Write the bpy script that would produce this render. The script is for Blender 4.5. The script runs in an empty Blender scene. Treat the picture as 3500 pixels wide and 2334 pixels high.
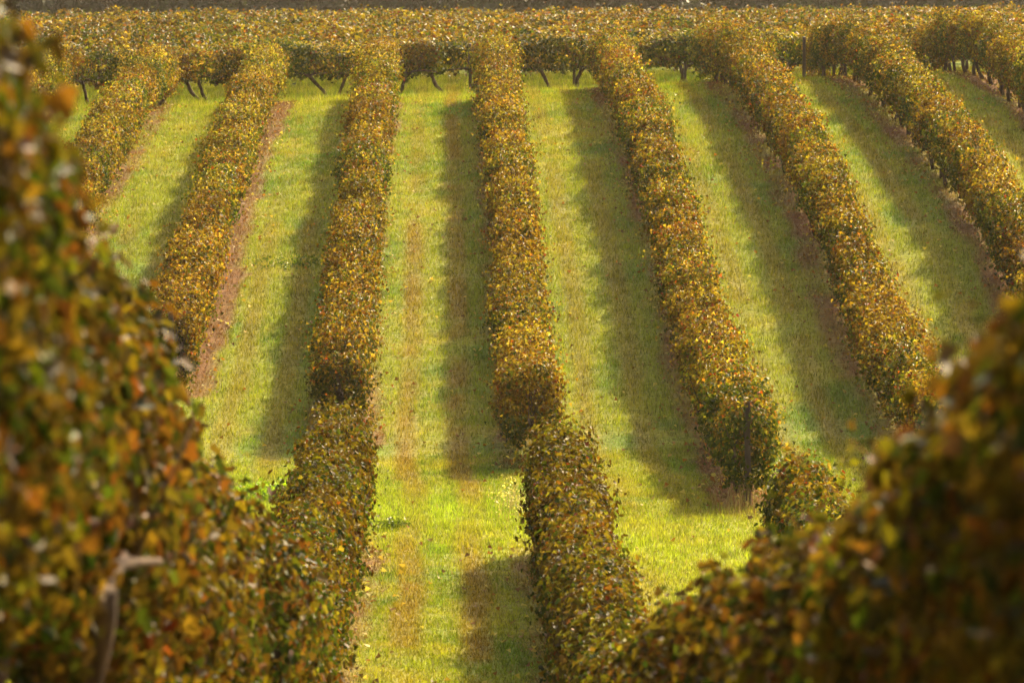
import bpy, math, random
import numpy as np
from mathutils import Vector, Matrix

S = bpy.context.scene
COL = S.collection
rad = math.radians
EYE = 10.0                       # height of the eye above world zero
PITCH = 3.0                      # distance between vine rows

# ------------------------------------------------------------------ camera
cam_d = bpy.data.cameras.new("camera")
cam = bpy.data.objects.new("camera", cam_d)
COL.objects.link(cam)
cam_d.sensor_width = 36.0
cam_d.lens = 200.0
cam_d.clip_start = 0.5
cam_d.clip_end = 5000.0
cam_d.dof.use_dof = True
cam_d.dof.focus_distance = 96.0
cam_d.dof.aperture_fstop = 6.3
cam.location = (0, 0, EYE)
cam.rotation_euler = (rad(90 - 3.655), 0, rad(-0.708))
S.camera = cam

# ------------------------------------------------------------------ sky, sun, exposure
SUN_EL, SUN_AZ = 33.0, 24.0      # azimuth clockwise from +Y (the viewing direction)
world = bpy.data.worlds.new("World")
S.world = world
world.use_nodes = True
wn = world.node_tree.nodes
sky = wn.new("ShaderNodeTexSky")
sky.sky_type = 'NISHITA'
sky.sun_disc = False
sky.sun_elevation = rad(SUN_EL)
sky.sun_rotation = rad(SUN_AZ)
sky.dust_density = 9.0
sky.air_density = 0.5
sky.ozone_density = 0.2
world.node_tree.links.new(sky.outputs[0], wn["Background"].inputs[0])
wn["Background"].inputs[1].default_value = 0.13

sun_d = bpy.data.lights.new("sun", 'SUN')
sun_d.energy = 4.6
sun_d.angle = rad(0.7)
sun_d.color = (1.0, 0.80, 0.44)
sun = bpy.data.objects.new("sun", sun_d)
COL.objects.link(sun)
sv = Vector((math.sin(rad(SUN_AZ)) * math.cos(rad(SUN_EL)), math.cos(rad(SUN_AZ)) * math.cos(rad(SUN_EL)), math.sin(rad(SUN_EL))))
sun.location = sv * 200
sun.rotation_euler = (-sv).to_track_quat('-Z', 'Y').to_euler()

S.view_settings.view_transform = 'Standard'
S.view_settings.look = 'None'
S.view_settings.gamma = 1.0
S.view_settings.exposure = 1.55
S.cycles.max_bounces = 8
S.cycles.transparent_max_bounces = 8
S.cycles.transmission_bounces = 6
S.cycles.diffuse_bounces = 4

# ------------------------------------------------------------------ numeric helpers
RNG = np.random.default_rng(7)


def hash2(ix, iy, seed):
    h = (ix.astype(np.int64) * 374761393 + iy.astype(np.int64) * 668265263 + seed * 974711) & 0x7fffffff
    h = ((h ^ (h >> 13)) * 1274126177) & 0x7fffffff
    h = h ^ (h >> 16)
    return (h & 0xffff) / 65535.0


def vnoise(x, y, seed=0):
    x = np.asarray(x, float); y = np.asarray(y, float)
    ix = np.floor(x); iy = np.floor(y)
    fx = x - ix; fy = y - iy
    fx = fx * fx * (3 - 2 * fx); fy = fy * fy * (3 - 2 * fy)
    a = hash2(ix, iy, seed); b = hash2(ix + 1, iy, seed)
    c = hash2(ix, iy + 1, seed); d = hash2(ix + 1, iy + 1, seed)
    return (a * (1 - fx) + b * fx) * (1 - fy) + (c * (1 - fx) + d * fx) * fy


def fbm(x, y, seed=0, oct=3):
    s = 0; a = 0.5; t = 0
    for o in range(oct):
        s = s + a * vnoise(x * 2 ** o + 17.3 * o, y * 2 ** o + 9.1 * o, seed + o); t += a; a *= 0.55
    return s / t


def sstep(a, b, x):
    t = np.clip((x - a) / (b - a), 0, 1)
    return t * t * (3 - 2 * t)


# terrain: a hillside falling away from the camera, a valley floor, the far slope, a flat top
_PD = np.array([-60, -10, 0, 6, 11, 13, 16, 21, 26, 32, 40, 48, 60, 70, 78, 84, 90, 98, 106, 113.6, 122, 130, 142.5, 150, 156, 165, 200, 240, 258, 300, 380, 480, 620, 900, 3000.])
_PZ = np.array([0.5, -1.1, -1.55, -1.65, -1.9, -2.05, -2.55, -3.35, -4.1, -5.0, -6.2, -7.35, -7.55, -7.55, -7.5, -7.62, -7.62, -7.05, -6.25, -5.5, -4.8, -4.22, -3.46, -3.19, -3.29, -3.38, -3.17, -2.90, -3.1, -6, -10, -7, 9, 14, 14])
_TD = np.array([-60, 0, 30, 48, 70, 80, 88, 108, 142, 156, 165, 180, 215, 260, 3000.])
_TT = np.array([-.1, -.24, -.24, -.12, -.02, .02, .03, .125, .105, .035, .026, .024, .004, 0, 0])     # to the right of the camera
_TL = np.array([-.1, -.24, -.24, -.12, -.02, .02, .02, .05, .05, .03, .027, .027, .004, 0, 0])     # to the left
_gd = np.arange(-60, 3000, 0.5)


def _smooth(v, n):
    k = np.hanning(n + 2)[1:-1]; k /= k.sum()
    return np.convolve(np.pad(v, n // 2, mode='edge'), k, mode='valid')[:len(v)]


_gz = _smooth(np.interp(_gd, _PD, _PZ), 13)
_gt = _smooth(np.interp(_gd, _TD, _TT), 25)
_gl = _smooth(np.interp(_gd, _TD, _TL), 25)


def ground(x, y):
    x = np.asarray(x, float); y = np.asarray(y, float)
    xl = 14 * np.tanh(x / 14)
    xr = .5 * (xl + np.sqrt(xl * xl + 1.0))          # smooth max(x, 0)
    z = np.interp(y, _gd, _gz) + np.interp(y, _gd, _gt) * xr + np.interp(y, _gd, _gl) * (xl - xr)
    return EYE + z + 0.05 * (fbm(x / 3.1, y / 3.1, 3) - .5)


# vine rows: (offset in row pitches, first and last distance)
FAR_R = [k + 0.457 for k in (-4, -3, -2, -1, 0, 1, 2, 3, 4)]
FAR_Y = [(112, 156), (104, 155), (98, 154.5), (92, 154.5), (88, 148.5), (80.5, 152), (76, 156), (76, 158), (100, 158)]
NEAR_R = [-0.465, 0.50, 1.475]
NEAR_Y = [(9.5, 76.5), (9.0, 74.5), (50, 70.0)]
FAR_X = [r * PITCH for r in FAR_R]
NEAR_X = [r * PITCH for r in NEAR_R]


def row_distance(x, y):
    """distance to the nearest row line, signed (+ right of it), big where no row stands"""
    best = np.full(np.shape(x), 9.0)
    for X, (a, b) in list(zip(FAR_X, FAR_Y)) + list(zip(NEAR_X, NEAR_Y)):
        d = np.where((y > a - .5) & (y < b + .5), x - X, 9.0)
        best = np.where(np.abs(d) < np.abs(best), d, best)
    return best


GREEN = np.array([.160, .182, .013]); DEEP = np.array([.090, .145, .010]); DRY = np.array([.27, .22, .028])
LIME = np.array([.225, .28, .022]); SOIL = np.array([.125, .045, .013]); BROWN = np.array([.16, .085, .015])
STRAW = np.array([.30, .25, .10])


def lerp(a, b, t):
    return a + (b - a) * t[..., None]


def soil_mask(x, y):
    d = row_distance(x, y)
    n = fbm(x / .55, y / 1.6, 11)
    reach = np.where((np.abs(x - d - FAR_X[2]) < .1) & (y > 86), .58, .42) + .5 * (fbm(x * 0 + np.round((x - d) / 3.0) * 3.7, y / 9.0, 21) - .35) + .35 * (n - .5)
    along = sstep(.30, .62, fbm(x / 1.1 + 31, y / 2.2, 91) * .6 + fbm(np.round((x - d) / 3.0) * 5.1, y / 7.0, 95) * .4)
    along = np.where((np.abs(x - d - FAR_X[2]) < .1) & (y > 86), .85 + .15 * along, .25 + .75 * along)
    return (1 - sstep(reach - .12, reach + .12, np.abs(d))) * along


def ground_colour(x, y):
    n1 = fbm(x / 1.3, y / 3.5, 31); n2 = fbm(x / .35, y / .9, 41); n3 = fbm(x / 4.0, y / 9.0, 51)
    c = lerp(np.broadcast_to(GREEN, x.shape + (3,)), DEEP, sstep(.45, .75, n1))
    c = lerp(c, DRY, sstep(.45, .8, n2 * .6 + n3 * .45) * .6)
    # wheel tracks
    off = row_distance(x, y)
    alley = np.mod(np.where(y > 86, x - FAR_X[4], x - NEAR_X[1]), 3.0) - 1.5
    alley = alley + .22 * (fbm(x * 0 + 3, y / 5.0, 66) - .5)
    tr = np.minimum(np.abs(alley - .42), np.abs(alley + .42)) + .12 * (n2 - .5)
    tm = (1 - sstep(.08, .28, tr)) * sstep(.25, .5, fbm(x / 2.5 + 5, y / 6.0, 61) * .7 + n2 * .3)
    tm = tm * np.where((y > 120) & (x < 0), .5, 1.0)
    tm = tm * np.where((np.abs(alley) < .6) & (x > -1.7) & (x < 1.4), .9, .55) * (.4 + 1.0 * n1)
    c = lerp(c, BROWN, tm * .85)
    # lush headland across the row ends
    yc = 83.5 - x * 1.6
    hl = np.exp(-((y - yc + 4.0) / 4.0) ** 2) * sstep(66, 72, y) * (1 - sstep(100, 104, y))
    c = lerp(c, LIME, np.clip(hl * (.0 + 1.4 * n1), 0, 1) * .75)
    c = lerp(c, SOIL * 1.0, soil_mask(x, y) * .92)
    return c


# ------------------------------------------------------------------ materials
def new_mat(name):
    m = bpy.data.materials.new(name); m.use_nodes = True
    nt = m.node_tree
    for n in list(nt.nodes):
        if n.type != 'OUTPUT_MATERIAL':
            nt.nodes.remove(n)
    return m, nt, nt.nodes["Material Output"]


def leaf_material(name, transl=.45, rough=.38, spec=.5, tint=(1.25, 1.1, .55)):
    m, nt, out = new_mat(name)
    N = nt.nodes.new; L = nt.links.new
    at = N("ShaderNodeAttribute"); at.attribute_name = "leaf_colour"
    p = N("ShaderNodeBsdfPrincipled"); p.inputs["Roughness"].default_value = rough
    p.inputs["Specular IOR Level"].default_value = spec
    t = N("ShaderNodeBsdfTranslucent")
    mul = N("ShaderNodeMix"); mul.data_type = 'RGBA'; mul.blend_type = 'MULTIPLY'; mul.inputs[0].default_value = 1.0
    mul.inputs[7].default_value = (*tint, 1)
    mix = N("ShaderNodeMixShader"); mix.inputs[0].default_value = transl
    tc = N("ShaderNodeTexCoord"); no = N("ShaderNodeTexNoise"); no.inputs["Scale"].default_value = 28.0
    L(tc.outputs["Object"], no.inputs["Vector"])
    mr = N("ShaderNodeMapRange"); mr.inputs[3].default_value = .7; mr.inputs[4].default_value = 1.3
    L(no.outputs[0], mr.inputs[0])
    var = N("ShaderNodeVectorMath"); var.operation = 'SCALE'
    L(at.outputs["Color"], var.inputs[0]); L(mr.outputs[0], var.inputs["Scale"])
    L(var.outputs[0], p.inputs["Base Color"]); L(var.outputs[0], mul.inputs[6]); L(mul.outputs[2], t.inputs["Color"])
    L(p.outputs[0], mix.inputs[1]); L(t.outputs[0], mix.inputs[2]); L(mix.outputs[0], out.inputs["Surface"])
    return m


def noise_material(name, c1, c2, scale, rough=.9, stretch=(1, 1, 1), bump=.5, attr=None):
    m, nt, out = new_mat(name)
    N = nt.nodes.new; L = nt.links.new
    p = N("ShaderNodeBsdfPrincipled"); p.inputs["Roughness"].default_value = rough
    p.inputs["Specular IOR Level"].default_value = .06
    tc = N("ShaderNodeTexCoord"); mp = N("ShaderNodeMapping"); mp.inputs["Scale"].default_value = stretch
    no = N("ShaderNodeTexNoise"); no.inputs["Scale"].default_value = scale; no.inputs["Detail"].default_value = 6
    L(tc.outputs["Object"], mp.inputs[0]); L(mp.outputs[0], no.inputs["Vector"])
    if attr:
        at = N("ShaderNodeAttribute"); at.attribute_name = attr
        mr = N("ShaderNodeMapRange"); mr.inputs[1].default_value = .3; mr.inputs[2].default_value = .7
        mr.inputs[3].default_value = .55; mr.inputs[4].default_value = 1.35
        L(no.outputs[0], mr.inputs[0])
        v = N("ShaderNodeVectorMath"); v.operation = 'SCALE'
        L(at.outputs["Color"], v.inputs[0]); L(mr.outputs[0], v.inputs["Scale"]); L(v.outputs[0], p.inputs["Base Color"])
    else:
        cr = N("ShaderNodeValToRGB"); cr.color_ramp.elements[0].position = .35; cr.color_ramp.elements[1].position = .68
        cr.color_ramp.elements[0].color = (*c1, 1); cr.color_ramp.elements[1].color = (*c2, 1)
        L(no.outputs[0], cr.inputs[0]); L(cr.outputs[0], p.inputs["Base Color"])
    b = N("ShaderNodeBump"); b.inputs["Strength"].default_value = bump; b.inputs["Distance"].default_value = .02
    L(no.outputs[0], b.inputs["Height"]); L(b.outputs[0], p.inputs["Normal"])
    L(p.outputs[0], out.inputs["Surface"])
    return m


M_LEAF = leaf_material("vine_leaf", .48, .5, .06)
M_NEAR = leaf_material("dry_vine_leaf", .40, .6, .06, (1.05, 1.1, .5))
M_TREE = leaf_material("tree_leaf", .25, .6, .3, (1.1, 1.1, .7))
M_GRASS = leaf_material("grass_blade", .5, .45, .2, (1.15, 1.2, .5))
M_STRAW = leaf_material("straw_blade", .2, .8, .06, (1.1, 1.0, .8))
M_GROUND = noise_material("ground_turf", None, None, 9.0, .95, bump=.8, attr="ground_colour")
M_BARK = noise_material("vine_bark", (.035, .022, .014), (.12, .08, .05), 14, .95, (1, 1, .25), 1.0)
M_POST = noise_material("weathered_wood", (.07, .05, .035), (.17, .13, .09), 10, .85, (1, 1, .12), .6)


# ------------------------------------------------------------------ mesh building
def mesh_np(name, verts, loops, starts, counts, colours=None, attr="leaf_colour", mat=None):
    me = bpy.data.meshes.new(name)
    me.vertices.add(len(verts)); me.vertices.foreach_set("co", np.ascontiguousarray(verts, np.float32).ravel())
    me.loops.add(len(loops)); me.loops.foreach_set("vertex_index", np.ascontiguousarray(loops, np.int32))
    me.polygons.add(len(starts)); me.polygons.foreach_set("loop_start", np.ascontiguousarray(starts, np.int32))
    me.polygons.foreach_set("loop_total", np.ascontiguousarray(counts, np.int32))
    if colours is not None:
        a = me.attributes.new(attr, 'FLOAT_COLOR', 'POINT')
        a.data.foreach_set("color", np.hstack([colours, np.ones((len(colours), 1))]).astype(np.float32).ravel())
    me.update(calc_edges=True)
    if mat:
        me.materials.append(mat)
    return me


def link(name, me, parent=None, loc=None):
    o = bpy.data.objects.new(name, me); COL.objects.link(o)
    if parent: o.parent = parent
    if loc is not None: o.location = loc
    return o


def tag(o, label=None, cat=None, group=None, kind=None):
    if label: o["label"] = label
    if cat: o["category"] = cat
    if group: o["group"] = group
    if kind: o["kind"] = kind
    return o


def empty(name, loc):
    o = bpy.data.objects.new(name, None); COL.objects.link(o); o.location = loc
    o.empty_display_size = .3
    return o


KITE_V = np.array([[0, -.42, 0], [-.5, -.05, 1], [0, .58, 0], [.5, -.05, 1]])
KITE_F = [(0, 2, 1), (0, 3, 2)]
_ang = np.radians([270, 310, 350, 20, 52, 90, 128, 160, 190, 230])
_rr = np.array([.20, .52, .58, .42, .62, .68, .62, .42, .58, .52])
LOBE_V = np.vstack([[[0, -.05, 0]], np.stack([_rr * np.cos(_ang), _rr * np.sin(_ang), 1.6 * np.abs(_rr * np.cos(_ang))], 1)])
LOBE_F = [(0, 1 + i, 1 + (i + 1) % 10) for i in range(10)]


def frames(n, rng, nrm, droop=.9):
    """leaf frames: unit normal and a lengthwise direction that tends to hang"""
    nrm = nrm / np.linalg.norm(nrm, axis=1, keepdims=True)
    t = np.stack([rng.normal(0, .6, n), rng.normal(0, .6, n), rng.normal(-droop, .5, n)], 1)
    t = t - nrm * (t * nrm).sum(1, keepdims=True)
    t /= np.linalg.norm(t, axis=1, keepdims=True) + 1e-9
    return np.cross(t, nrm), t, nrm


def leaf_arrays(pos, nrm, size, fold, rng, lod=0, droop=.9, narrow=None):
    n = len(pos)
    V, F = (KITE_V, KITE_F) if lod == 0 else (LOBE_V, LOBE_F)
    b, t, m = frames(n, rng, nrm, droop)
    k = len(V)
    w = np.ones(n) if narrow is None else narrow
    curl = rng.normal(0, .25, n)
    vx = V[None, :, 0:1] * (size * w)[:, None, None]
    vy = V[None, :, 1:2] * size[:, None, None]
    vz = V[None, :, 2:3] * (fold * size * .5)[:, None, None] + (V[None, :, 1:2] ** 2) * (curl * size)[:, None, None]
    verts = pos[:, None, :] + vx * b[:, None, :] + vy * t[:, None, :] + vz * m[:, None, :]
    f = np.array(F)
    loops = (f.ravel()[None, :] + (np.arange(n) * k)[:, None]).ravel()
    return verts.reshape(-1, 3), loops, len(F) * n, k


def leaf_mesh(name, pos, nrm, size, fold, cols, rng, lod=0, mat=None, droop=.9, narrow=None):
    v, l, nf, k = leaf_arrays(pos, nrm, size, fold, rng, lod, droop, narrow)
    return mesh_np(name, v, l, np.arange(nf) * 3, np.full(nf, 3), np.repeat(cols, k, 0), mat=mat)


def blades(name, root, height, width, lean, cols, rng, mat):
    n = len(root)
    a = rng.uniform(0, 2 * np.pi, n)
    d = np.stack([np.cos(a), np.sin(a), np.zeros(n)], 1)
    q = rng.uniform(0, 2 * np.pi, n)
    e = np.stack([np.cos(q), np.sin(q), np.zeros(n)], 1)
    tip = root + e * (lean * height)[:, None] + np.stack([np.zeros(n), np.zeros(n), height * np.sqrt(np.clip(1 - lean ** 2, .02, 1))], 1)
    base = root - np.array([0, 0, .01])
    v = np.stack([base - d * width[:, None] / 2, base + d * width[:, None] / 2, tip], 1).reshape(-1, 3)
    return mesh_np(name, v, np.arange(3 * n), np.arange(n) * 3, np.full(n, 3), np.repeat(cols, 3, 0), mat=mat)


def tube(path, radii, sides=7):
    path = np.asarray(path, float); vs = []; fs = []
    for i, p in enumerate(path):
        d = path[min(i + 1, len(path) - 1)] - path[max(i - 1, 0)]; d = d / np.linalg.norm(d)
        u = np.cross(d, [0.31, .95, .05]); u /= np.linalg.norm(u); w = np.cross(d, u)
        for s in range(sides):
            a = 2 * math.pi * s / sides
            vs.append(p + radii[i] * (math.cos(a) * u + math.sin(a) * w))
    for i in range(len(path) - 1):
        for s in range(sides):
            a = i * sides + s; b = i * sides + (s + 1) % sides
            fs.append((a, b, b + sides, a + sides))
    fs.append(tuple(range(sides - 1, -1, -1))); fs.append(tuple((len(path) - 1) * sides + s for s in range(sides)))
    return vs, fs


def poly_mesh(name, parts, mat, smooth=True):
    V = []; F = []
    for vs, fs in parts:
        o = len(V); V += [tuple(v) for v in vs]; F += [tuple(i + o for i in f) for f in fs]
    me = bpy.data.meshes.new(name); me.from_pydata(V, [], F); me.update()
    if smooth: me.polygons.foreach_set("use_smooth", [True] * len(F))
    me.materials.append(mat)
    return me


# ------------------------------------------------------------------ ground
def build_ground():
    xs = np.unique(np.concatenate([np.linspace(-900, -40, 22), np.linspace(-40, -16, 25), np.arange(-16, 16.01, .2), np.linspace(16, 40, 25), np.linspace(40, 900, 22)]))
    ys = np.unique(np.concatenate([np.linspace(-60, 0, 20), np.arange(0, 165, .35), np.linspace(165, 260, 60), np.linspace(260, 700, 60), np.linspace(700, 2600, 20)]))
    X, Y = np.meshgrid(xs, ys); x = X.ravel(); y = Y.ravel()
    v = np.stack([x, y, ground(x, y)], 1)
    nx, ny = len(xs), len(ys)
    i = (np.arange(ny - 1)[:, None] * nx + np.arange(nx - 1)[None, :]).ravel()
    q = np.stack([i, i + 1, i + nx + 1, i + nx], 1).ravel()
    c = ground_colour(x, y)
    me = mesh_np("ground", v, q, np.arange(len(i)) * 4, np.full(len(i), 4), c, "ground_colour", M_GROUND)
    me.polygons.foreach_set("use_smooth", [True] * len(me.polygons))
    tag(link("ground", me), kind="structure")


build_ground()


# ------------------------------------------------------------------ grass, straw, fallen leaves (uncountable)
def in_view(x, y, margin=1.6):
    c = x * math.cos(rad(.708)) - y * math.sin(rad(.708))
    return np.abs(c) < y * .0915 + margin


def scatter(n, y0, y1, rng):
    """points spread evenly over the visible wedge of ground between two distances"""
    y = rng.uniform(y0, y1, n * 2)
    x = rng.uniform(-y1 * .0915 - 2, y1 * .0915 + 4.5, n * 2)
    k = in_view(x, y)
    return x[k], y[k]


def build_grass():
    rng = np.random.default_rng(21)
    X = []; Y = []
    for n, a, b in ((330000, 36, 62), (520000, 62, 90), (900000, 90, 158), (220000, 158, 188)):
        x, y = scatter(n, a, b, rng); X.append(x); Y.append(y)
    x = np.concatenate(X); y = np.concatenate(Y)
    keep = rng.random(len(x)) > soil_mask(x, y) * .9
    keep &= (rng.random(len(x)) < .35 + .9 * fbm(x / .5, y / .5, 77))
    x = x[keep]; y = y[keep]; n = len(x)
    yc = 83.5 - x * 1.6
    hl = np.exp(-((y - yc + 4.0) / 4.0) ** 2)
    h = rng.gamma(5, .0115, n) * (.45 + .6 * fbm(x / .8, y / .8, 5) + .6 * fbm(x / .2, y / .2, 6, 2)) * (1 + .5 * hl)
    h = np.where(y > 154, h * 2.2, np.where(y < 92, h * .6, h))
    w = rng.uniform(.010, .022, n)
    c = ground_colour(x, y)
    c = c * (rng.uniform(.4, 1.5, n) * (.65 + .7 * fbm(x / .16, y / .22, 8, 2)))[:, None]
    dry = rng.random(n) < .10
    c[dry] = STRAW * rng.uniform(.5, 1.0, dry.sum())[:, None]
    root = np.stack([x, y, ground(x, y)], 1)
    me = blades("grass", root, h, w, rng.beta(2, 2.5, n), c, rng, M_GRASS)
    tag(link("grass", me), "short green and yellowing grass between the vine rows", "grass", kind="stuff")
    # straw and dead weeds on the bare strips
    x, y = scatter(520000, 40, 157, rng)
    k = rng.random(len(x)) < soil_mask(x, y) * .75
    x = x[k]; y = y[k]; n = len(x)
    base = np.where((rng.random(n) < .5)[:, None], np.array([.14, .055, .016]), np.array([.19, .095, .030]))
    base = np.where((rng.random(n) < .06)[:, None], np.array([.36, .25, .11]), base) * rng.uniform(.5, 1.3, n)[:, None]
    root = np.stack([x, y, ground(x, y) + .005], 1)
    me = blades("straw", root, rng.uniform(.06, .22, n), rng.uniform(.006, .014, n), rng.uniform(.75, .98, n), base, rng, M_STRAW)
    tag(link("straw", me), "reddish brown dead grass lying on bare soil under the vines", "dry grass", kind="stuff")
    # fallen leaves
    x, y = scatter(60000, 40, 157, rng)
    d = np.abs(row_distance(x, y))
    k = rng.random(len(x)) < np.exp(-(d / .7) ** 2) * .5 + .012
    x = x[k]; y = y[k]; n = len(x)
    pal = np.array([[.36, .24, .05], [.24, .10, .025], [.14, .07, .025], [.42, .34, .08]])
    c = pal[rng.integers(0, 4, n)] * rng.uniform(.6, 1.2, n)[:, None]
    nr = np.stack([rng.normal(0, .5, n), rng.normal(0, .5, n), np.ones(n)], 1)
    me = leaf_mesh("fallen_leaves", np.stack([x, y, ground(x, y) + .04], 1), nr, rng.uniform(.05, .1, n), rng.uniform(.2, 1, n), c, rng, mat=M_NEAR)
    tag(link("fallen_leaves", me), "brown and yellow vine leaves dropped along the rows", "fallen leaves", kind="stuff")


build_grass()

# ------------------------------------------------------------------ vines
PAL_GOLD = np.array([[.285, .200, .014], [.235, .140, .011], [.335, .26, .016], [.18, .085, .010], [.235, .185, .016], [.13, .085, .010]])
PAL_GREEN = np.array([[.080, .115, .010], [.115, .145, .012], [.16, .185, .014], [.055, .085, .010]])
PAL_RUST_SHADE = np.array([[.085, .048, .010], [.060, .034, .008], [.11, .070, .010], [.14, .060, .010], [.055, .065, .009], [.145, .050, .010], [.032, .040, .007], [.10, .075, .010], [.17, .095, .012]])  # rust, brown, dark green near leaves, darkened to stand in for foreground shade
PAL_RED = np.array([[.38, .10, .018], [.42, .17, .02], [.26, .055, .015]])
PAL_YEL = np.array([[.50, .40, .04], [.40, .38, .035], [.55, .42, .06]])


def leaf_colours(n, rng, s, hgt, green=.3, red=.03, yellow=.10, seed=0, tone=.72):
    """hgt 0 at the bottom of the canopy, 1 at the top: tops have turned, low inner leaves are still green"""
    patch = fbm(s / 1.4, hgt * 1.5 + seed, seed + 5)
    pg = np.clip(green * 1.6 * (.35 + 1.5 * hash2(np.floor(s / 1.8), np.floor(s / 1.8) * 0 + 21, seed + 70) ** 1.5) * (1.35 - hgt) * (.25 + 2.0 * sstep(.35, .7, patch)), 0, .9)
    py = np.clip(yellow * (.4 + 2.4 * sstep(.45, .75, fbm(s / .9 + 40, hgt * 2 + seed, seed + 9))), 0, .8)
    pr = np.clip(red * (3.0 * sstep(.6, .8, fbm(s / 1.1 + 80, hgt * 2 + seed, seed + 13)) + .4), 0, .8)
    u = rng.random(n)
    c = PAL_GOLD[rng.integers(0, len(PAL_GOLD), n)]
    g = u < pg; c = np.where(g[:, None], PAL_GREEN[rng.integers(0, 4, n)], c)
    yl = (u >= pg) & (u < pg + py); c = np.where(yl[:, None], PAL_YEL[rng.integers(0, 3, n)], c)
    rd = (u >= pg + py) & (u < pg + py + pr); c = np.where(rd[:, None], PAL_RED[rng.integers(0, 3, n)], c)
    v = np.floor(s / 1.8); vt = hash2(v, v * 0 + 3, seed + 50)[:, None]; vg = hash2(v, v * 0 + 7, seed + 51)[:, None]
    c = c * (.78 + .40 * vt) * np.hstack([.90 + .2 * (1 - vg), .92 + .16 * vg, np.ones_like(vg)])
    return c * tone * rng.uniform(.6, 1.25, n)[:, None]


def canopy(rng, n, length, top, bottom, half, seed, ends=True, stray=1.0):
    """leaf positions (x across, s along, h above the ground) and outward directions"""
    s = rng.uniform(-.15, length + .15, n)
    bush = fbm(s / .9, s * 0 + seed, seed); bush2 = fbm(s / 2.6, s * 0 + seed * 1.7, seed + 3)
    hw = half * (.56 + .58 * bush + .34 * bush2)
    tp = top * (.74 + .28 * bush + .26 * bush2)
    bt = bottom * (.65 + .7 * fbm(s / .7, s * 0 + seed * 2.1, seed + 6))
    e = np.minimum(s + .15, length + .15 - s)
    close = np.where(ends, np.clip(e / .35, 0, 1) ** .5, 1.0)
    if ends:
        bt = bt * (.12 + .88 * np.clip(e / 1.0, 0, 1))
    if callable(stray):
        stray = stray(s)
    vine = np.floor(s / 1.8 + .5); f = np.abs(s / 1.8 + .5 - vine - .5) * 2          # 0 in the middle of a vine, 1 between two
    weak = hash2(vine, vine * 0 + 11, seed + 60)
    hw = hw * (.80 + .30 * weak) * (1 - .10 * f ** 3); tp = tp * (.92 + .11 * hash2(vine, vine * 0 + 12, seed + 61)) * (1 - .05 * f ** 3)
    th = rng.uniform(0, 2 * np.pi, n)
    cx, sx = np.cos(th), np.sin(th)
    rr = 1 - np.minimum(rng.exponential(.17, n), .75) + rng.normal(0, .075, n) + np.where(rng.random(n) < .17, np.minimum(rng.exponential(.16, n), .45) * stray, 0)
    lump = .70 + .58 * fbm(s / .38 + np.floor(th * 2.2) * 7.7, th * 2.2, seed + 12, 2)
    rr = rr * lump
    x = hw * np.sign(cx) * np.abs(cx) ** .74 * rr * (.6 + .4 * close) * np.where((sx < 0) & (e > .9), 1 - .25 * sx ** 2, 1)
    mid = (tp + bt) / 2; hh = (tp - bt) / 2
    h = mid + hh * np.sign(sx) * np.abs(sx) ** .84 * rr * (.75 + .25 * close)
    nr = np.stack([cx * 1.1, rng.normal(0, .45, n) + np.where(e < .3, np.where(s < length / 2, -1.2, 1.2), 0), sx * .9 + .45], 1) + rng.normal(0, .5, (n, 3))
    hn = np.clip((h - bt) / (tp - bt + 1e-6), 0, 1)
    return x, s, h, nr, hn


def shoots(rng, count, length, top, half, seed, outlen=(.25, .6)):
    """long canes that stick out of the clipped hedge, with leaves along them"""
    P = []; N = []; Z = []; CP = []; CN = []; CZ = []
    s0 = rng.uniform(0, length, count)
    for s in s0:
        a = rng.normal(0, .9)
        st = np.array([half * .8 * math.sin(a), s, top * (.62 + .32 * math.cos(a))])
        d = np.array([math.sin(a) + rng.normal(0, .3), rng.normal(0, .5), math.cos(a) * .8 + .15])
        d /= np.linalg.norm(d); L = rng.uniform(*outlen)
        k = int(L / .075) + 2
        for j in range(k):
            t = j / (k - 1)
            p = st + d * L * t + np.array([0, 0, -.28 * L * t * t])
            CP.append(p); CZ.append(L / k * 1.25); CN.append(np.cross(d, [.3, .2, 1.]))
            P.append(p + rng.normal(0, .035, 3)); N.append(np.array([rng.normal(), rng.normal(), .6])); Z.append(rng.uniform(.6, 1.1) * (1 - .45 * t))
    return map(np.array, (P, N, Z, CP, CN, CZ))


def trunk_mesh(i, bend=1.0):
    rng = np.random.default_rng(300 + i)
    parts = []
    n = 8; h = .72
    lean = rng.normal(0, .16, 2) * bend; bow = rng.normal(0, .05, 2) * bend
    path = []; r = []
    for j in range(n):
        t = j / (n - 1)
        path.append([lean[0] * t + bow[0] * math.sin(t * 3.1) + rng.normal(0, .008), lean[1] * t + bow[1] * math.sin(t * 3.1) + rng.normal(0, .008), -.08 + (h + .08) * t])
        r.append(.058 - .016 * math.sin(t * 3.1) + (.018 if j == 0 else 0) + rng.uniform(-.005, .006))
    parts.append(tube(path, r))
    top = np.array(path[-1])
    for sg in (-1, 1):
        p = [top + np.array([0, 0, -.06])]; rr = [.038]
        for j in range(1, 6):
            p.append(top + np.array([rng.normal(0, .015), sg * j * .15, .05 * math.sin(j * .6) + rng.normal(0, .01)])); rr.append(.036 - .004 * j)
        parts.append(tube(p, rr, 6))
        for j in range(1, 5):
            q = np.array(p[j]); d = np.array([rng.normal(0, .2), rng.normal(0, .15), .5])
            parts.append(tube([q, q + d * .5, q + d], [.010, .007, .004], 4))
    me = poly_mesh("trunk", parts, M_BARK)
    return me


TRUNKS = [trunk_mesh(i) for i in range(6)]
CROOKED = [trunk_mesh(20 + i, 1.6) for i in range(6)]


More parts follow.
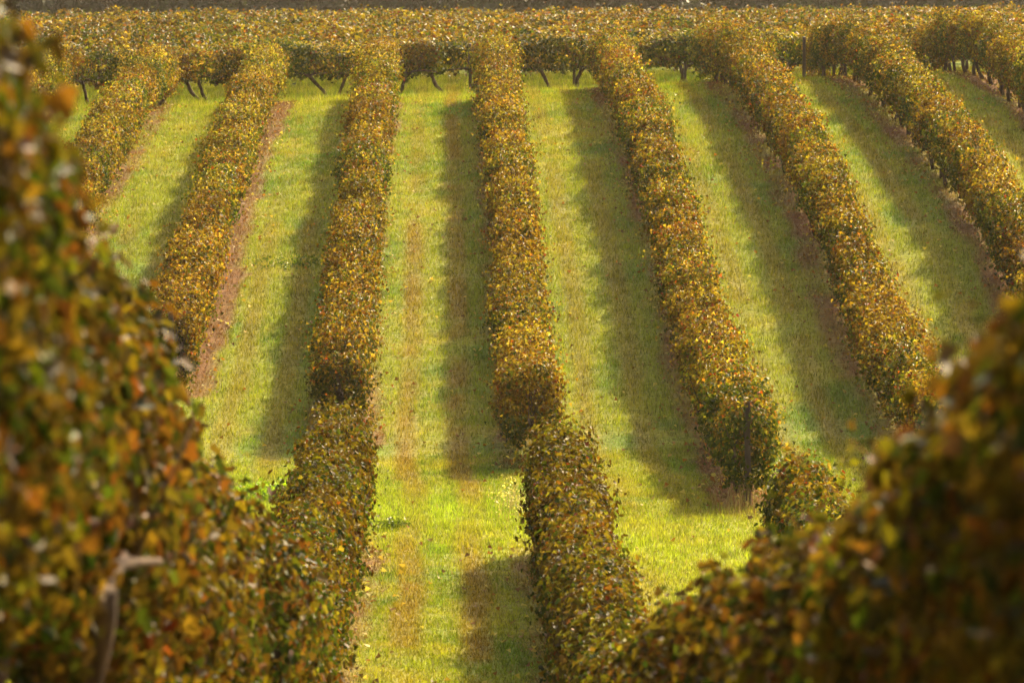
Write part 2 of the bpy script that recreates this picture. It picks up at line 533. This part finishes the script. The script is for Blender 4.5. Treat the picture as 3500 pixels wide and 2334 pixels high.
def post_mesh(h=1.45):
    parts = []
    rng = np.random.default_rng(5)
    p = [[0, 0, -.3], [0, 0, .2], [.004, 0, h * .6], [0, .004, h - .012], [0, 0, h]]
    parts.append(tube(p, [.045, .045, .043, .042, .036], 10))
    for z in (.7, 1.0, 1.3):
        parts.append(tube([[.05, 0, z], [.085, 0, z + .005]], [.006, .006], 5))
    return poly_mesh("post", parts, M_POST)


POST = post_mesh()


def vine_hedge(X, y0, y1, label, seed, density, size, lod=0, top=1.45, bottom=.55, half=.46, green=.3, red=.03, yellow=.10,
               trunks=True, posts=(), shoot=1.2, group="rows of autumn vines", dens_fn=None, near_lift=None, tone=.61):
    rng = np.random.default_rng(seed)
    L = y1 - y0
    root = empty("vine_hedge", (X, y0, float(ground(X, y0))))
    tag(root, label, "vine row", group)
    n = int(L * density)
    x, s, h, nr, hn = canopy(rng, n, L, top, bottom, half, seed, True, (lambda q: np.where(q + y0 < 42, .12, 1.0)) if lod else 1.0)
    if near_lift:
        h = h + np.interp(y0 + s, *near_lift) * np.clip(hn, 0, 1)
    if dens_fn is not None:
        k = rng.random(n) < dens_fn(y0 + s)
        x, s, h, nr, hn = x[k], s[k], h[k], nr[k], hn[k]; n = len(x)
    col = leaf_colours(n, rng, s + y0, hn, green, red, yellow, seed, tone)
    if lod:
        shade_leaf = rng.random(n) < np.clip(.78 - (s + y0 - 22) / 50, .0, .78)  # more dark leaves toward the camera: foreground shade put into leaf colour
        col = np.where(shade_leaf[:, None], PAL_RUST_SHADE[rng.integers(0, len(PAL_RUST_SHADE), n)] * rng.uniform(.5, 1.1, n)[:, None], col)
    sz = size * rng.uniform(.55, 1.25, n)
    wob = .10 * (fbm((s + y0) / 5.0, s * 0 + seed, seed + 30) - .5)
    gz = ground(X + x * .3, y0 + s)
    pos = np.stack([X + x + wob, y0 + s, gz + h], 1)
    fold = rng.uniform(.15, 1.5, n)
    nar = rng.uniform(.3, .95, n)
    sp, sn, szz, cp, cn, cz = shoots(rng, int(L * shoot), L, top, half, seed, (.12, .34) if lod else (.25, .6))
    more = [np.array(q) for q in shoots(rng, max(2, int(L * (.05 if lod else .16))), L, top * .9, half * 1.1, seed + 1, (.25, .45) if lod else (.45, .85))]
    rep = 3
    sp = np.vstack([sp] + [more[0] + rng.normal(0, .05, more[0].shape) for _ in range(rep)]); sn = np.vstack([sn] + [more[1] + rng.normal(0, .5, more[1].shape) for _ in range(rep)])
    szz = np.concatenate([szz] + [more[2]] * rep); cp = np.vstack([cp, more[3]]); cn = np.vstack([cn, more[4]]); cz = np.concatenate([cz, more[5]])
    ns = len(sp)
    if ns:
        gz2 = ground(X + 0 * sp[:, 1], y0 + sp[:, 1])
        p2 = np.stack([X + sp[:, 0], y0 + sp[:, 1], gz2 + sp[:, 2]], 1)
        p3 = np.stack([X + cp[:, 0], y0 + cp[:, 1], ground(X + 0 * cp[:, 1], y0 + cp[:, 1]) + cp[:, 2]], 1)
        c2 = leaf_colours(ns, rng, sp[:, 1] + y0, np.full(ns, .85), green, red, yellow * 1.5, seed, tone)
        c3 = np.tile(np.array([.13, .065, .028]), (ns, 1))
        pos = np.vstack([pos, p2]); nr = np.vstack([nr, sn]); sz = np.concatenate([sz, szz * size]); col = np.vstack([col, c2])
        fold = np.concatenate([fold, rng.uniform(.1, 1., ns)]); nar = np.concatenate([nar, rng.uniform(.6, 1, ns)])
    org = np.array(root.location)
    v, l, nf, k = leaf_arrays(pos - org, nr, sz, fold, rng, lod, narrow=nar)
    cc = np.repeat(col, k, 0)
    if ns:
        a = p3[:-1] - org; b = p3[1:] - org
        ok = np.linalg.norm(b - a, axis=1) < .2
        a = a[ok]; b = b[ok]; sd = np.array([.004, 0, .002])
        q = np.stack([a - sd, a + sd, b, ], 1).reshape(-1, 3)
        l = np.concatenate([l, len(v) + np.arange(len(q))]); v = np.vstack([v, q]); nf += len(a)
        cc = np.vstack([cc, np.tile(np.array([.16, .085, .035]), (len(q), 1))])
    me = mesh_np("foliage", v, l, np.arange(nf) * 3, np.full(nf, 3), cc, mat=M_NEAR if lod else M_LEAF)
    link("foliage", me, root)
    if trunks:
        yy = y0 + .35
        while yy < y1:
            xx = X + rng.normal(0, .04)
            o = link("trunk", TRUNKS[rng.integers(0, 6)], root)
            o.location = Vector((xx, yy, float(ground(xx, yy)))) - root.location
            o.rotation_euler = (0, 0, (math.pi if rng.random() < .5 else 0) + rng.normal(0, .15))
            sc = rng.uniform(.9, 1.12); o.scale = (sc, sc, rng.uniform(.92, 1.08))
            yy += 1.8 * rng.uniform(.9, 1.1)
    for py in posts:
        o = link("post", POST, root)
        o.location = Vector((X, py, float(ground(X, py)))) - root.location
        o.rotation_euler = (rng.normal(0, .02), rng.normal(0, .02), rng.uniform(0, 6))
    return root


FAR_LABELS = [
    "vine row at the far left edge, mostly hidden behind the blurred leaves",
    "short stretch of golden vine row ending beside a thin dark trunk at upper left",
    "golden vine row with a wide strip of reddish bare soil along its right side",
    "golden vine row straight behind the near row end left of the grass alley",
    "middle vine row, nearly upright in the picture, its shadow on two brown wheel tracks",
    "vine row ending in a weathered post and orange leaves beside pale dry grass",
    "vine row with a broad reddish mulch strip on its shaded left side",
    "curving vine row whose shaded face meets the lone post at the hilltop",
    "vine row at the upper right edge with a dark shaded face above pale grass",
]
FAR_STYLE = [dict(green=.35, yellow=.14), dict(green=.28, yellow=.16), dict(green=.34, yellow=.14), dict(green=.22, yellow=.10), dict(green=.22, yellow=.10),
             dict(green=.34, yellow=.10, red=.08), dict(green=.34, yellow=.09), dict(green=.40, yellow=.10), dict(green=.30, yellow=.12)]
POSTS = {2: (97.9,), 5: (80.75, 152.0)}
for i, (X, (a, b)) in enumerate(zip(FAR_X, FAR_Y)):
    vine_hedge(X, a, b, FAR_LABELS[i], 100 + i, 2500, .070, 0, 1.50, .50, .42, posts=POSTS.get(i, ()), group="vine rows climbing the far slope", **FAR_STYLE[i])

NEAR_LABELS = [
    "large vine row from blurred leaves at the left edge to a sharp golden end",
    "large vine row from blurred leaves at lower right to a golden end by grass",
    "dark little vine row end peeping out behind the blurred leaves on the right",
]
vine_hedge(NEAR_X[0], *NEAR_Y[0], NEAR_LABELS[0], 201, 3500, .060, 1, 1.75, .45, .38, green=.24, red=.04, yellow=.03, tone=.45, shoot=1.6, near_lift=((9.5, 12, 14, 16), (.30, .16, .03, 0)), group="vine rows on the near slope", posts=(76.3,))  # low tone paints the foreground shade into the leaves
vine_hedge(NEAR_X[1], *NEAR_Y[1], NEAR_LABELS[1], 202, 3500, .060, 1, 1.75, .45, .38, green=.24, red=.03, yellow=.04, tone=.48, shoot=1.6, near_lift=((9, 11.8, 13.3, 14.3, 16.6, 20, 28, 40), (.5, .15, 0, -.15, -.32, -.22, -.12, 0)), group="vine rows on the near slope", posts=(74.2,))  # leaf tone lowered here too as painted foreground shade
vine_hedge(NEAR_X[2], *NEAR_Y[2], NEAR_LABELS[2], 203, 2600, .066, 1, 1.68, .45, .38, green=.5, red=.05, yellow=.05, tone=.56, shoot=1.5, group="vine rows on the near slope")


# ------------------------------------------------------------------ single post, weeds
lone = link("trellis_post", post_mesh(1.15), None, (9.55, 150.0, float(ground(9.55, 150.0)) - .02))
tag(lone, "lone grey wooden trellis post in the grass gap on the hilltop at right", "post")


def weed(name, label, cat, X, Y, spread, n, h, w, palette, leaf=0.0, seed=1, group=None):
    """a clump of upright stalks, each with small leaves or seed heads up its length"""
    rng = np.random.default_rng(seed)
    x = X + rng.normal(0, spread[0], n); y = Y + rng.normal(0, spread[1], n)
    root = np.stack([x, y, ground(x, y)], 1); org = np.array([X, Y, float(ground(X, Y))])
    hh = h * rng.uniform(.5, 1.15, n)
    pal = np.array(palette); lean = rng.uniform(0, .45, n)
    o = empty(name, tuple(org)); tag(o, label, cat, group)
    link("stalks" if leaf else "grass", blades("stalks", root - org, hh, np.full(n, w), lean, pal[rng.integers(0, len(pal), n)] * .8, rng, M_STRAW), o)["kind"] = "stuff"
    if leaf:
        k = 7; t = rng.uniform(.25, 1.05, (n, k))
        p = (root - org)[:, None, :] + np.stack([rng.normal(0, .04 + .03 * leaf * 10, (n, k)), rng.normal(0, .05, (n, k)), t * hh[:, None]], 2)
        p = p.reshape(-1, 3); m = len(p)
        link("leaves", leaf_mesh("leaves", p, rng.normal(0, .6, (m, 3)) + [0, 0, .5], leaf * rng.uniform(.5, 1.2, m), rng.uniform(.1, .8, m),
             pal[rng.integers(0, len(pal), m)] * rng.uniform(.7, 1.2, m)[:, None], rng, 0, M_GRASS, narrow=rng.uniform(.35, .8, m)), o)


weed("weed_clump", "pale dry seeding weed standing in the grass alley beside the near right vine row", "weed", 1.02, 80.0, (.13, .9), 46, .42, .012,
     [[.42, .36, .14], [.36, .30, .10], [.48, .44, .20]], .045, 11)
weed("weed_clump", "bright lime leafy weed patch left of the near left vine row end", "weed", -2.5, 83.6, (.28, .45), 120, .22, .010,
     [[.17, .26, .012], [.22, .32, .015], [.12, .20, .01]], .07, 12)
weed("weed_clump", "small dark green weed in the middle of the bright grass alley", "weed", -.72, 77.6, (.09, .22), 30, .13, .010,
     [[.075, .10, .010], [.10, .13, .012]], .07, 13)
weed("weed_clump", "line of small dark weeds on shaded grass in the second alley from the left", "weed", -3.05, 113.0, (.42, .5), 60, .16, .010,
     [[.06, .095, .010], [.08, .12, .012]], .06, 14)
weed("grass_tuft", "long dry grass tuft at the foot of the row end with the weathered post", "grass tuft", 4.15, 79.4, (.22, .5), 170, .45, .010,
     [[.34, .27, .10], [.24, .22, .05], [.20, .10, .04]], 0, 15)
weed("grass_tuft", "pale grass tuft just right of the row end with the weathered post", "grass tuft", 4.75, 79.2, (.2, .5), 130, .34, .010,
     [[.30, .30, .06], [.36, .32, .10]], 0, 16)


# ------------------------------------------------------------------ rows across the flat top
def hill_row_mesh(v, length, density, size, front=False):
    rng = np.random.default_rng(400 + v)
    n = int(length * density)
    x, s, h, nr, hn = canopy(rng, n, length, 1.52, .64, .52, 400 + v, False)
    # only leaves one could see from the camera's side and above are needed in numbers, keep all for other views
    gr, ye = (.62, .20) if front else (.40, .08)
    if front:
        lowcut = .42 + .55 * fbm(s / .55, s * 0 + 2.2, 431) * sstep(.2, .7, fbm(s / 1.7, s * 0 + 8.2, 433))
        k = (h > lowcut) & (rng.random(n) < .05 + 1.5 * sstep(.25, .75, fbm(s / .7, h / .6, 437, 2)))
        x, s, h, nr, hn = x[k], s[k], h[k], nr[k], hn[k]; n = len(x)
    col = leaf_colours(n, rng, s, hn, gr, .02, ye, 400 + v, .54)
    pos = np.stack([s - length / 2, x, h], 1)
    nr = nr[:, [1, 0, 2]]
    return leaf_mesh("foliage", pos, nr, size * rng.uniform(.6, 1.25, n), rng.uniform(.1, 1.2, n), col, rng, 0, M_LEAF, narrow=rng.uniform(.5, 1.05, n))


HILL_W = 64.0
HILL_MESHES = [hill_row_mesh(v, HILL_W, 420, .15) for v in range(4)]
HILL_FRONT = hill_row_mesh(9, 40.0, 1700, .092, True)
SLOPE = .22                                   # the cross rows run slightly away to the right
rngh = np.random.default_rng(77)


def place_cross_row(y, me, x0, width, label, group=None, trunk=False):
    root = empty("vine_hedge", (x0, y, float(ground(x0, y))))
    tag(root, label, "vine row", group)
    ang = math.atan(SLOPE)
    tilt = math.atan2(float(ground(x0 + 9, y + 9 * SLOPE)) - float(ground(x0 - 9, y - 9 * SLOPE)), 18)
    o = link("foliage", me, root)
    o.rotation_euler = (0, -tilt, ang)
    if rngh.random() < .5:
        o.scale = (-1, 1, 1)
        o.rotation_euler = (0, tilt * -1, ang)
    if trunk:
        xx = -width / 2
        while xx < width / 2:
            px = x0 + xx; py = y + xx * SLOPE
            t = link("trunk", CROOKED[rngh.integers(0, 6)], root)
            t.location = Vector((px, py, float(ground(px, py)))) - root.location
            t.rotation_euler = (0, 0, math.pi / 2 + ang + rngh.normal(0, .2) + (math.pi if rngh.random() < .5 else 0))
            s = rngh.uniform(.95, 1.3); t.scale = (s, s, 1)
            xx += rngh.uniform(1.1, 2.0)
        for k in range(-2, 3):
            px = x0 + k * 6.1 + .8; py = y + (px - x0) * SLOPE
            t = link("post", POST, root)
            t.location = Vector((px, py - .1, float(ground(px, py)))) - root.location
    return root


place_cross_row(160.0, HILL_FRONT, 0.0, 36, "front vine row across the hilltop, dark face and crooked trunks above bright grass", "vine rows across the hilltop", True)
place_cross_row(163.2, HILL_FRONT, 3.0, 36, "vine row across the hilltop close behind the row with crooked trunks", "vine rows across the hilltop", True)
for i in range(27):
    place_cross_row(166.4 + i * 2.75 + rngh.normal(0, .1), HILL_MESHES[i % 4], rngh.uniform(-4, 4), 0,
                    "far hilltop vine row merging with others into a golden carpet below dark trees", "far vine rows merging into a carpet")


# ------------------------------------------------------------------ dark trees beyond the vineyard
def tree_meshes(v):
    rng = np.random.default_rng(500 + v)
    H = 13 + 2 * rng.random()
    parts = []; limbs = []
    path = [[rng.normal(0, .08) * j, rng.normal(0, .08) * j, H * .62 * j / 6 - (.3 if j == 0 else 0)] for j in range(7)]
    parts.append(tube(path, [.34 - .035 * j for j in range(7)], 8))
    for b in range(9):
        t = rng.uniform(.25, 1.0); o = np.array(path[int(t * 6)]); a = rng.uniform(0, 6.28)
        L = rng.uniform(2.2, 4.2)
        d = np.array([math.cos(a), math.sin(a), rng.uniform(.3, .9)])
        pts = [o + d * L * u + np.array([0, 0, .3 * u * u]) for u in (0, .35, .7, 1)]
        parts.append(tube(pts, [.13, .09, .06, .03], 5)); limbs += [pts[2], pts[3], (np.array(pts[2]) + pts[3]) / 2 + rng.normal(0, .5, 3)]
    trunk = poly_mesh("trunk", parts, M_BARK)
    P = []; N = []
    for c in limbs + [np.array([rng.normal(0, 1.5), rng.normal(0, 1.5), rng.uniform(.15, .9) * H]) for _ in range(14)]:
        m = int(rng.integers(90, 170)); r = rng.uniform(.8, 1.7)
        g = rng.normal(0, 1, (m, 3)); g /= np.linalg.norm(g, axis=1, keepdims=True)
        q = c + g * r * rng.uniform(.55, 1.05, (m, 1)) * np.array([1.15, 1.15, .8])
        P.append(q); N.append(g + [0, 0, .5])
    P = np.vstack(P); N = np.vstack(N); n = len(P)
    base = [np.array([[.026, .034, .011], [.036, .044, .014], [.020, .028, .009]]), np.array([[.055, .045, .018], [.045, .045, .018], [.035, .033, .014]]), np.array([[.05, .07, .025], [.04, .055, .02], [.06, .06, .03]])][v % 3]
    c = base[rng.integers(0, 3, n)] * rng.uniform(.7, 1.3, n)[:, None]
    crown = leaf_mesh("crown", P, N + rng.normal(0, .4, (n, 3)), rng.uniform(.3, .6, n), rng.uniform(.1, .6, n), c, rng, 0, M_TREE)
    return trunk, crown


TREES = [tree_meshes(v) for v in range(3)]
TREE_LABELS = ["dark olive tree in the hazy wood beyond the vineyard", "brownish half-bare tree in the hazy wood beyond the vineyard", "dull green tree in the hazy wood beyond the vineyard"]
rngt = np.random.default_rng(88)
for row, (ty, step) in enumerate(((372, 4.6), (384, 4.6), (398, 5.2))):
    x = -36.0 + row * 1.7
    while x < 46:
        v = int(rngt.choice([0, 0, 1, 2]))
        tx = x + rngt.normal(0, .7); yy = ty + rngt.normal(0, 2)
        root = empty("woodland_tree", (tx, yy, float(ground(tx, yy))))
        tag(root, TREE_LABELS[v], "tree", TREE_LABELS[v].split(" in ")[0] + "s of the far wood")
        root.rotation_euler = (0, 0, rngt.uniform(0, 6.28)); sc = rngt.uniform(.85, 1.2); root.scale = (sc, sc, sc)
        link("trunk", TREES[v][0], root); link("crown", TREES[v][1], root)
        x += step * rngt.uniform(.8, 1.2)


# ------------------------------------------------------------------ air
def build_haze():
    x0, x1, y0, y1, z0, z1 = -950, 950, -80, 2650, float(EYE - 12), float(EYE + 30)
    v = [(x, y, z) for z in (z0, z1) for x, y in ((x0, y0), (x1, y0), (x1, y1), (x0, y1))]
    f = [(3, 2, 1, 0), (4, 5, 6, 7), (0, 1, 5, 4), (1, 2, 6, 5), (2, 3, 7, 6), (3, 0, 4, 7)]
    me = bpy.data.meshes.new("haze"); me.from_pydata(v, [], f); me.update()
    m, nt, out = new_mat("haze_air")
    p = nt.nodes.new("ShaderNodeVolumePrincipled")
    p.inputs["Color"].default_value = (1.0, .90, .72, 1)
    p.inputs["Density"].default_value = HAZE
    p.inputs["Anisotropy"].default_value = .45
    nt.links.new(p.outputs[0], out.inputs["Volume"])
    me.materials.append(m)
    tag(link("haze", me), "thin warm autumn haze in the air over the vineyard", "haze", kind="stuff")


HAZE = 0.00006
build_haze()
